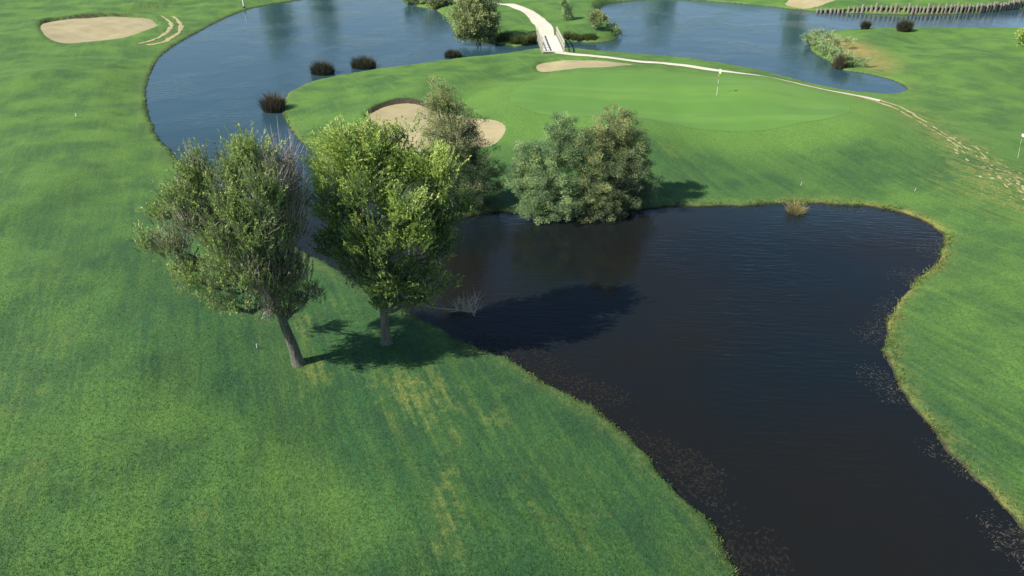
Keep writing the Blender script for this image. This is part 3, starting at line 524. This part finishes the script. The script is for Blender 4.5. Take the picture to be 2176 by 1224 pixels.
def tuft_thing(name, label, cat, base, rx, ht, n, mat, seed, group=None, spread=.5, tone=.4, width=.03, droop=.25, zb=None, part='blades'):
    rg = np.random.default_rng(seed); bz = hz(*base) if zb is None else zb
    root = empty(name, (base[0], base[1], max(bz, -.3)), label, cat, group)
    a = rg.uniform(0, 6.283, n); r = np.sqrt(rg.uniform(0, 1, n)); bx = base[0] + np.cos(a) * r * rx * .82; by = base[1] + np.sin(a) * r * rx * .7
    gz = height(bx, by); gz = np.where(gz < -.25, -.25, gz) - .02
    d = np.stack([np.cos(a) * r * spread, np.sin(a) * r * spread, np.ones(n)], 1) + rg.normal(size=(n, 3)) * np.array([.14, .14, .08])
    L = ht * rg.uniform(.55, 1.08, n) * np.sqrt(np.clip(1.08 - .9 * r * r, .1, 1.1))
    V, Q, T, tn = blades(np.stack([bx, by, gz], 1), d, L, width, rg, np.clip(tone + rg.normal(size=n) * .22, 0, 1), droop)
    mesh_obj(part, V, [Q, T], mat, root, attrs=dict(tone=tn), loc=tuple(root.location)); return root

# ------------------------------------------------------------ the two trees on the fairway bank
cnt = {}
_, cnt['t1'] = shoot_tree('broadleaf_tree', 'leaning tree with brushy upright shoots and patches of bare grey twigs on the fairway', 'tree', T1_BASE, T1_TRUNK, T1_LOBES, M['leaf1'], M['bark'], 150, (.095, .28, .021), 1.7, .9, 11,
    bare=T1_BARE)
root2, cnt['t2'] = shoot_tree('broadleaf_tree', 'upright lime green leafy tree with pale straight trunk at the pond edge', 'tree', T2_BASE, T2_TRUNK, T2_LOBES, M['leaf2'], M['bark'], 112, (.085, .42, .023), 1.0, .6, 12, bare=[-1] * 30)
rg = np.random.default_rng(5); dead = []
p = np.array(T2_DEAD); dead.append(np.concatenate([p, [[.03], [.018], [.012], [.008]]], 1))
for j in range(46):
    f = rg.uniform(1.7, 3.0); k = min(int(f), 2); a = p[k] * (1 - (f - k)) + p[min(k + 1, 3)] * (f - k)
    e = a + np.array([rg.normal() * .38, rg.normal() * .35, abs(rg.normal()) * .40 + .18]); m_ = (a + e) / 2 + rg.normal(size=3) * .06
    dead.append(np.array([[*a, .014], [*m_, .010], [*e, .004]]))
    for q in range(2):
        e2 = m_ + np.array([rg.normal() * .2, rg.normal() * .2, rg.uniform(.1, .4)]); dead.append(np.array([[*m_, .007], [*((m_ + e2) / 2), .006], [*e2, .003]]))
V, F = tubes(dead, 4); mesh_obj('dead_branch', V, F, M['pale_twig'], root2, loc=tuple(root2.location))

# ------------------------------------------------------------ shrubs and trees on the peninsula
_, cnt['t3'] = clump_tree('shrubby_tree', 'tall olive green pointed tree standing in front of the kidney shaped bunker', 'tree', T3_BASE, T3_LOBES, M['leaf3'], M['bark2'], 4.6, (.085, .34), 21, trunk_r=.13, clump_r=.33, per=125)
_, cnt['s1'] = clump_tree('shrubby_tree', 'grey green shrubby tree with a narrow side spire overhanging the pond', 'tree', S1_BASE, S1_LOBES, M['leaf4'], M['bark2'], 3.6, (.085, .36), 22, trunk_r=.10, stems=5, clump_r=.33, per=200)
_, cnt['s2'] = clump_tree('shrubby_tree', 'broad dense olive and dark green shrubby tree throwing shade on the bank', 'tree', S2_BASE, S2_LOBES, M['leaf3'], M['bark2'], 3.6, (.085, .36), 23, trunk_r=.12, stems=5, clump_r=.33, per=200)
far_lab = {'lake_corner_tree': ('bushy yellow green tree at the lake corner beside the bridge path', 'leaf3', 3.0),
  'second': ('round light green bush at the far lake edge next to the corner tree', 'leaf3', 3.0), 'third': ('small dull green bush at the tip of the far lake bank', 'leaf4', 3.0),
  'slim': ('slim open green sapling on the lawn beyond the bridge', 'leaf4', 2.2), 'olive': ('pale olive shrub beside the inlet of the far lake', 'leaf3', 3.0),
  'point': ('low sprawling grey shrub hanging over the far lake point', 'leaf4', 3.0), 'edge': ('bright lime shrub on the lawn above the far lake shore', 'leaf2', 3.0)}
for k, (b_, lb) in FAR.items():
    l_, mt, dn = far_lab[k]
    clump_tree('shrub' if k not in ('lake_corner_tree', 'slim') else 'small_tree', l_, 'tree' if k in ('lake_corner_tree', 'slim') else 'shrub', b_, lb, M[mt], M['bark2'], dn * 1.5, (.19, .45), 40 + len(k), trunk_r=.09, clump_r=.42, per=32)
# tall trees beyond the far lake shore, seen mirrored in the water
for j, (tx, ty, hh, w) in enumerate([(-46, 141, 13, 4.2), (-38, 150, 11, 4.0), (52, 132, 11, 3.4), (30, 150, 9, 4.0), (-69, 128, 8, 3.0)]):
    g0 = hz(tx, ty); rr = np.random.default_rng(90 + j)
    lb = [[tx + rr.normal() * w * .28, ty + rr.normal() * w * .28, g0 + hh * f, w * (.62 - .35 * abs(f - .5)), w * (.62 - .35 * abs(f - .5)), hh * .16, .4] for f in (.25, .36, .46, .56, .66, .76, .86)]
    clump_tree('tall_tree', ['tall tree mirrored in the lake near the white post', 'second tall tree mirrored in the lake behind the first', 'tree mirrored in the far lake short of the log wall', 'tree on the lawn behind the far lake', 'tree behind the oval bunker'][j], 'tree', [tx, ty], lb, M['leaf4'], M['bark2'], 1.3, (.32, .5), 95 + j, trunk_r=.2, clump_r=.6, per=24)

# ------------------------------------------------------------ rushes, reeds
rl = ['dark rush clump rooted closest to the peninsula tip corner, wide and low', 'widest dark rush clump along the lake side of the green', 'small dark rush clump at the shore nearest the bridge', 'brownish rush clump standing off the peninsula tip with a dark reflection',
      'tiny dark round rush clump on the far grassy spit', 'large dark round rush clump on the far grassy spit shore', 'brown rush clump hanging over the inlet below the dry grass']
for j, (bx, by, rx, ht) in enumerate(RUSH):
    tuft_thing('rush_clump', rl[j], 'rushes', [bx, by], rx, ht * 1.5, 2200 if rx > .5 else 700, M['rush'], 60 + j, 'dark rush clumps on the shores', .12, .62 if j in (3, 6) else .25, .035)
tuft_thing('reed_clump', 'straw coloured reed tuft standing alone in the pond by its far bank', 'reeds', REED[0], .36, 1.25, 480, M['reed'], 70, None, .5, .85, .022, zb=-.1)
for j, b_ in enumerate(BANKREED):
    tuft_thing('reed_clump', 'upright green reeds on the creek bank, west of the footbridge' if j < 9 else 'low reeds on the dark creek bank, east of the footbridge', 'reeds', b_, .55, 1.25 if j < 9 else .8, 330, M['reed'], 100 + j, 'creek bank reeds west of the bridge' if j < 9 else 'creek bank reeds east of the bridge', .35, .25 if j < 9 else .15, .04, .15)
for j, b_ in enumerate(POINTSHRUB):
    g0 = hz(*b_); rr = np.random.default_rng(130 + j)
    lb = [[b_[0] + rr.normal() * .45, b_[1] + rr.normal() * .5, g0 + rr.uniform(.4, 1.0), .75, .75, .5, rr.uniform(.5, .95)] for _ in range(4)]
    clump_tree('shrub', 'low pale grey green shrub in the thicket on the spit beside the dry grass', 'shrub', b_, lb, M['leaf4'], M['bark2'], 2.6, (.13, .45), 140 + j, 'spit thicket shrubs', .04, 3, .28, 26)

# ------------------------------------------------------------ footbridge
ax = unit(B1 - B0); nx_ = np.array([-ax[1], ax[0]]); L = float(np.linalg.norm(B1 - B0)); ang = math.atan2(ax[1], ax[0]); mid = (B0 + B1) / 2; dz = max(hz(*B0), hz(*B1)) + .10
br = empty('footbridge', (mid[0], mid[1], 0), 'pale footbridge with slatted side railings carrying the white path over the creek', 'bridge')
bl = tuple(br.location)
nP = 24
for k in range(nP):
    f = (k + .5) / nP; p = B0 + (B1 - B0) * f; V, F = box((p[0], p[1], dz + .05 * math.sin(math.pi * f)), L / nP - .02, 2.2, .09, ang); mesh_obj('deck_plank', V, F, M['deck'], br, loc=bl)
for s in (-1, 1):
    p = mid + nx_ * s * .95; V, F = box((p[0], p[1], dz - .24), L, .22, .36, ang); mesh_obj('beam', V, F, M['timber_dark'], br, loc=bl)
    p = mid + nx_ * s * 1.16; V, F = box((p[0], p[1], dz + 1.0), L + .1, .11, .09, ang); mesh_obj('handrail', V, F, M['rail'], br, loc=bl)
    V, F = box((p[0], p[1], dz + .5), L + .05, .05, .09, ang); mesh_obj('middle_rail', V, F, M['rail'], br, loc=bl)
    for k in range(7):
        q = B0 + (B1 - B0) * (.02 + .96 * k / 6) + nx_ * s * 1.18; V, F = box((q[0], q[1], dz + .38), .13, .13, 1.42, ang); mesh_obj('rail_post', V, F, M['rail'], br, loc=bl)
    for f in (.3, .7):
        q = B0 + (B1 - B0) * f + nx_ * s * .95; V, F = tubes([[[q[0], q[1], -1.2, .13], [q[0], q[1], dz - .3, .12]]], 8); mesh_obj('pile', V, F, M['timber_dark'], br, loc=bl)

# ------------------------------------------------------------ log retaining wall on the far shore
WP = smooth_poly(WALL, 10, False); ws = np.concatenate([[0], np.cumsum(np.linalg.norm(np.diff(WP, axis=0), axis=1))])
wall = empty('log_wall', (WP[0][0], WP[0][1], 0), 'row of upright weathered logs holding up the far lake bank', 'retaining wall'); wloc = tuple(wall.location)
rg = np.random.default_rng(77); t = 0.0
while t < ws[-1]:
    cx, cy = np.interp(t, ws, WP[:, 0]), np.interp(t, ws, WP[:, 1]); r = rg.uniform(.14, .21); hh = rg.uniform(1.05, 1.5) * (.35 + .65 * sstep(0, 9, np.array(t))); lx, ly = rg.normal() * .05, rg.normal() * .04
    V, F = tubes([[[cx, cy, -.6, r], [cx + lx * .6, cy + ly, hh * .7, r * .97], [cx + lx, cy + ly, hh, r * .92]]], 7)
    V = np.concatenate([V, [[cx + lx, cy + ly, hh + .02]]]); n0 = 14; cap = [[n0 + k, n0 + (k + 1) % 7, 21] for k in range(7)]
    mesh_obj('log', V, [F, np.array(cap)], M['timber'], wall, loc=wloc); t += rg.uniform(.48, .75)
V = []; 
for f in np.linspace(0, ws[-1], 40):
    cx, cy = np.interp(f, ws, WP[:, 0]), np.interp(f, ws, WP[:, 1]) + .2; V += [[cx, cy, -.6], [cx, cy, .85 * (.3 + .7 * float(sstep(0, 9, np.array(f))))]]
i_ = np.arange(39)[:, None] * 2; mesh_obj('backing_board', V, i_ + np.array([[0, 2, 3, 1]]), M['timber_dark'], wall, loc=wloc)

# ------------------------------------------------------------ flagsticks and stakes
def flagstick(base, label, htop, cloth, lean, fw=.14):
    g0 = hz(*base); o = empty('flagstick', (base[0], base[1], g0), label, 'flagstick'); lc = tuple(o.location); b = np.array([base[0], base[1], g0])
    for nm, z0, z1, m_ in (('pole', -.05, htop, 'white'), ):
        V, F = tubes([[[*(b + (0, 0, z0)), .11 * fw], [*(b + (lean * .5, 0, z1 * .5)), .10 * fw], [*(b + (lean, 0, z1)), .09 * fw]]], 7); mesh_obj(nm, V, F, M[m_], o, loc=lc)
    for zz in (.75, 1.35):
        V, F = tubes([[[*(b + (lean * zz / htop, 0, zz)), .14 * fw], [*(b + (lean * (zz + .22) / htop, 0, zz + .22)), .14 * fw]]], 7); mesh_obj('painted_band', V, F, M['red'], o, loc=lc)
    n = 9; t_ = np.linspace(0, 1, n); V = []
    for q in t_:
        for zz in (-.02, -.02 - 2.3 * fw):
            V.append(b + np.array([lean + fw * q, .06 * math.sin(q * 5) * q - .06 * q, htop + zz - .06 * q * q]))
    V = np.array(V); k = np.arange(n - 1)[:, None] * 2; V2 = V + np.array([0, .012, 0])
    mesh_obj('flag', np.concatenate([V, V2]), np.concatenate([k + np.array([[0, 2, 3, 1]]), k + 2 * n + np.array([[0, 1, 3, 2]])]), M[cloth], o, loc=lc)
flagstick(FLAG, 'flagstick with a pale yellow flag on the putting green', 2.2, 'yellow', -.10)
flagstick(FLAG2, 'thin white flagstick on the lawn beyond the worn wheel tracks', 1.75, 'white', -.35, .075)
sl = ['small white stake on the far fairway left of the lake', 'small white stake on the grass beside the leaning tree', 'thin pale stake on the bank above the lone reed tuft', 'thin pale stake on the bank above the rounded pond corner', 'tall white post at the curved lake shore with its reflection']
for j, b_ in enumerate(STAKES):
    g0 = hz(*b_); hh, r = [(.34, .05), (.26, .02), (.30, .018), (.30, .018), (1.5, .12)][j]; o = empty('marker_stake', (b_[0], b_[1], g0), sl[j], 'stake')
    lean = .04
    V, F = tubes([[[b_[0], b_[1], g0 - .2, r], [b_[0] + lean * .5, b_[1], g0 + hh * .9, r], [b_[0] + lean * .6, b_[1], g0 + hh, r * .55], [b_[0] + lean * .6, b_[1], g0 + hh + .01, .004]]], 8); mesh_obj('post', V, F, M['rail' if j in (2, 3) else 'white'], o, loc=tuple(o.location))
    V, F = tubes([[[b_[0], b_[1], g0 - .05, r * 1.12], [b_[0] + lean * .1, b_[1], g0 + hh * .18, r * 1.12]]], 8); mesh_obj('foot_band', V, F, M['timber_dark'], o, loc=tuple(o.location))

# ------------------------------------------------------------ bank grass, weed, turf blades
def shore_samples(n, rg, ymax, dmin, dmax):
    P = SHORE_S; A = P; B = np.roll(P, -1, 0); m = (A[:, 1] < ymax) & (A[:, 1] > 8) & (np.abs(A[:, 0]) < 22 + A[:, 1] * .9)
    A, B = A[m], B[m]; Ls = np.linalg.norm(B - A, axis=1); w = Ls / np.maximum(A[:, 1], 12) ** .8; w /= w.sum()
    k = rg.choice(len(A), n, p=w); f = rg.uniform(0, 1, n)[:, None]; q = A[k] * (1 - f) + B[k] * f
    t = unit(B[k] - A[k]); nrm = np.stack([t[:, 1], -t[:, 0]], 1); off = rg.uniform(dmin, dmax, n)[:, None]
    e = q + nrm * off; e2 = q - nrm * off; d1 = land_d(e[:, 0], e[:, 1])
    want = np.sign(dmin + dmax); bad = np.sign(d1) != want; e[bad] = e2[bad]; return e
rg = np.random.default_rng(31)
e = shore_samples(20000, rg, 60, -.02, .5); d = land_d(e[:, 0], e[:, 1]); keep = (d > -.08) & (d < .22 + .3 * rg.uniform(size=len(d)) ** 2); keep &= (np.sin(e[:, 0] * 2.3 + 1.7 * np.sin(e[:, 1] * 1.9)) + rg.normal(size=len(d)) * .5 > -.35); e = e[keep]; n = len(e)
right = sstep(13, 17, e[:, 0]) * sstep(46, 40, e[:, 1])
ht = rg.uniform(.03, .10, n) * (1 + 1.9 * right * rg.uniform(size=n)); bz = height(e[:, 0], e[:, 1]) - .02
k = 3; ii = np.repeat(np.arange(n), k); b3 = np.stack([e[ii, 0] + rg.normal(size=n * k) * .05, e[ii, 1] + rg.normal(size=n * k) * .05, bz[ii]], 1)
dr = np.stack([rg.normal(size=n * k) * .4, rg.normal(size=n * k) * .4, np.ones(n * k)], 1)
pat = .5 + .5 * np.sin(e[:, 0] * .9 + 2 * np.sin(e[:, 1] * .6))
V, Q, T, tn = blades(b3, dr, ht[ii] * rg.uniform(.7, 1.2, n * k), .016 + .0004 * b3[:, 1], rg, np.clip(.44 + .22 * pat[ii] + .25 * right[ii] + rg.normal(size=n * k) * .2, 0, 1), .4)
stuff(mesh_obj('bank_grass', V, [Q, T], M['blade'], attrs=dict(tone=tn)), 'longer pale grass fringing the water edge', 'grass')
# individual tufts standing out of the mown turf
n = 140000; yy = 11.5 + 48 * rg.uniform(0, 1, n) ** 1.9; xx = rg.uniform(-1, 1, n) * (9 + .78 * yy)
d = land_d(xx, yy); keep = d > .12; xx, yy = xx[keep], yy[keep]; n = len(xx); zz = height(xx, yy)
dr_ = np.zeros(n)
for cx, cy, sx, sy, a in DRY: dr_ += a * np.exp(-((xx - cx) / sx) ** 2 - ((yy - cy) / sy) ** 2)
k = 3; ii = np.repeat(np.arange(n), k); m3 = n * k
b3 = np.stack([xx[ii] + rg.normal(size=m3) * .02, yy[ii] + rg.normal(size=m3) * .02, zz[ii] - .01], 1)
dv = unit(np.stack([rg.normal(size=m3) * .55, rg.normal(size=m3) * .55, np.ones(m3)], 1)); L3 = (rg.uniform(.03, .075, m3) * (1.15 - .95 * sstep(18, 58, yy[ii])))[:, None]
sv = unit(np.cross(dv, rg.normal(size=(m3, 3)))) * .008
V = np.stack([b3 - sv, b3 + sv, b3 + dv * L3], 1).reshape(-1, 3)
tn = np.repeat(np.clip(.34 + .16 * np.sin(xx * .7 + yy * .35) + .42 * np.clip(dr_, 0, 1) + rg.normal(size=n) * .16, 0, 1)[ii], 3)
stuff(mesh_obj('turf_tufts', V, np.arange(m3 * 3).reshape(-1, 3), M['blade'], attrs=dict(tone=tn)), 'short mown grass tufts covering the fairway and banks', 'grass')
# drowned weed off the near banks
e = shore_samples(60000, rg, 44, -1.9, -.02); d = land_d(e[:, 0], e[:, 1])
msk = np.sin(e[:, 0] * 1.1 + 2.1 * np.sin(e[:, 1] * .8)) * .5 + np.sin(e[:, 1] * 1.7 + e[:, 0] * .6) * .4 + rg.normal(size=len(e)) * .28
west_ = (e[:, 0] < 12) & (e[:, 1] < 27)
lim = np.where(west_, 1.3 + .4 * np.sin(e[:, 1] * 1.9), np.where(e[:, 0] > 13, .95, .45))
keep = (d < -.04) & (d > -lim * (1 + .5 * msk)) & (msk + .75 * (-d / lim) ** 2 * rg.uniform(-1.6, .2, len(e)) > np.where(west_, -.36, -.02)) & (e[:, 1] < 43) & (rg.uniform(size=len(e)) < .6); e = e[keep]; n = len(e)
e_m = e[west_[keep]]; e_m = e_m[rg.uniform(size=len(e_m)) < .55]; nm = len(e_m); am = rg.uniform(0, 6.283, nm)
mV, mF, mT = leaves(np.stack([e_m[:, 0], e_m[:, 1], rg.uniform(.003, .010, nm)], 1), np.stack([np.cos(am), np.sin(am), np.zeros(nm)], 1), np.array([[0, 0, 1.]]) + np.zeros((nm, 3)), rg.uniform(.03, .30, nm) ** 1.2, rg.uniform(.015, .10, nm), np.clip(rg.normal(size=nm) * .12 + .02, 0, 1))
stuff(mesh_obj('drowned_weed_mat', mV, mF, M['mud'], attrs=dict(tone=mT)), 'dark muddy weed mats along the near fairway bank', 'weed')
a = rg.uniform(0, 6.283, n); ax3 = np.stack([np.cos(a), np.sin(a), rg.normal(size=n) * .12], 1)
V, F, tn = leaves(np.stack([e[:, 0], e[:, 1], rg.uniform(.011, .024, n)], 1), ax3, np.array([[0, 0, 1.]]) + rg.normal(size=(n, 3)) * .1, rg.uniform(.04, .20, n), rg.uniform(.006, .020, n), np.clip(.0 + .8 * (e[:, 0] > 13) + rg.normal(size=n) * .25, 0, 1))
stuff(mesh_obj('water_weed', V, F, M['weed'], attrs=dict(tone=tn)), 'brown weed and dead stems floating along the pond edges', 'weed')
print('COUNTS', cnt, n)
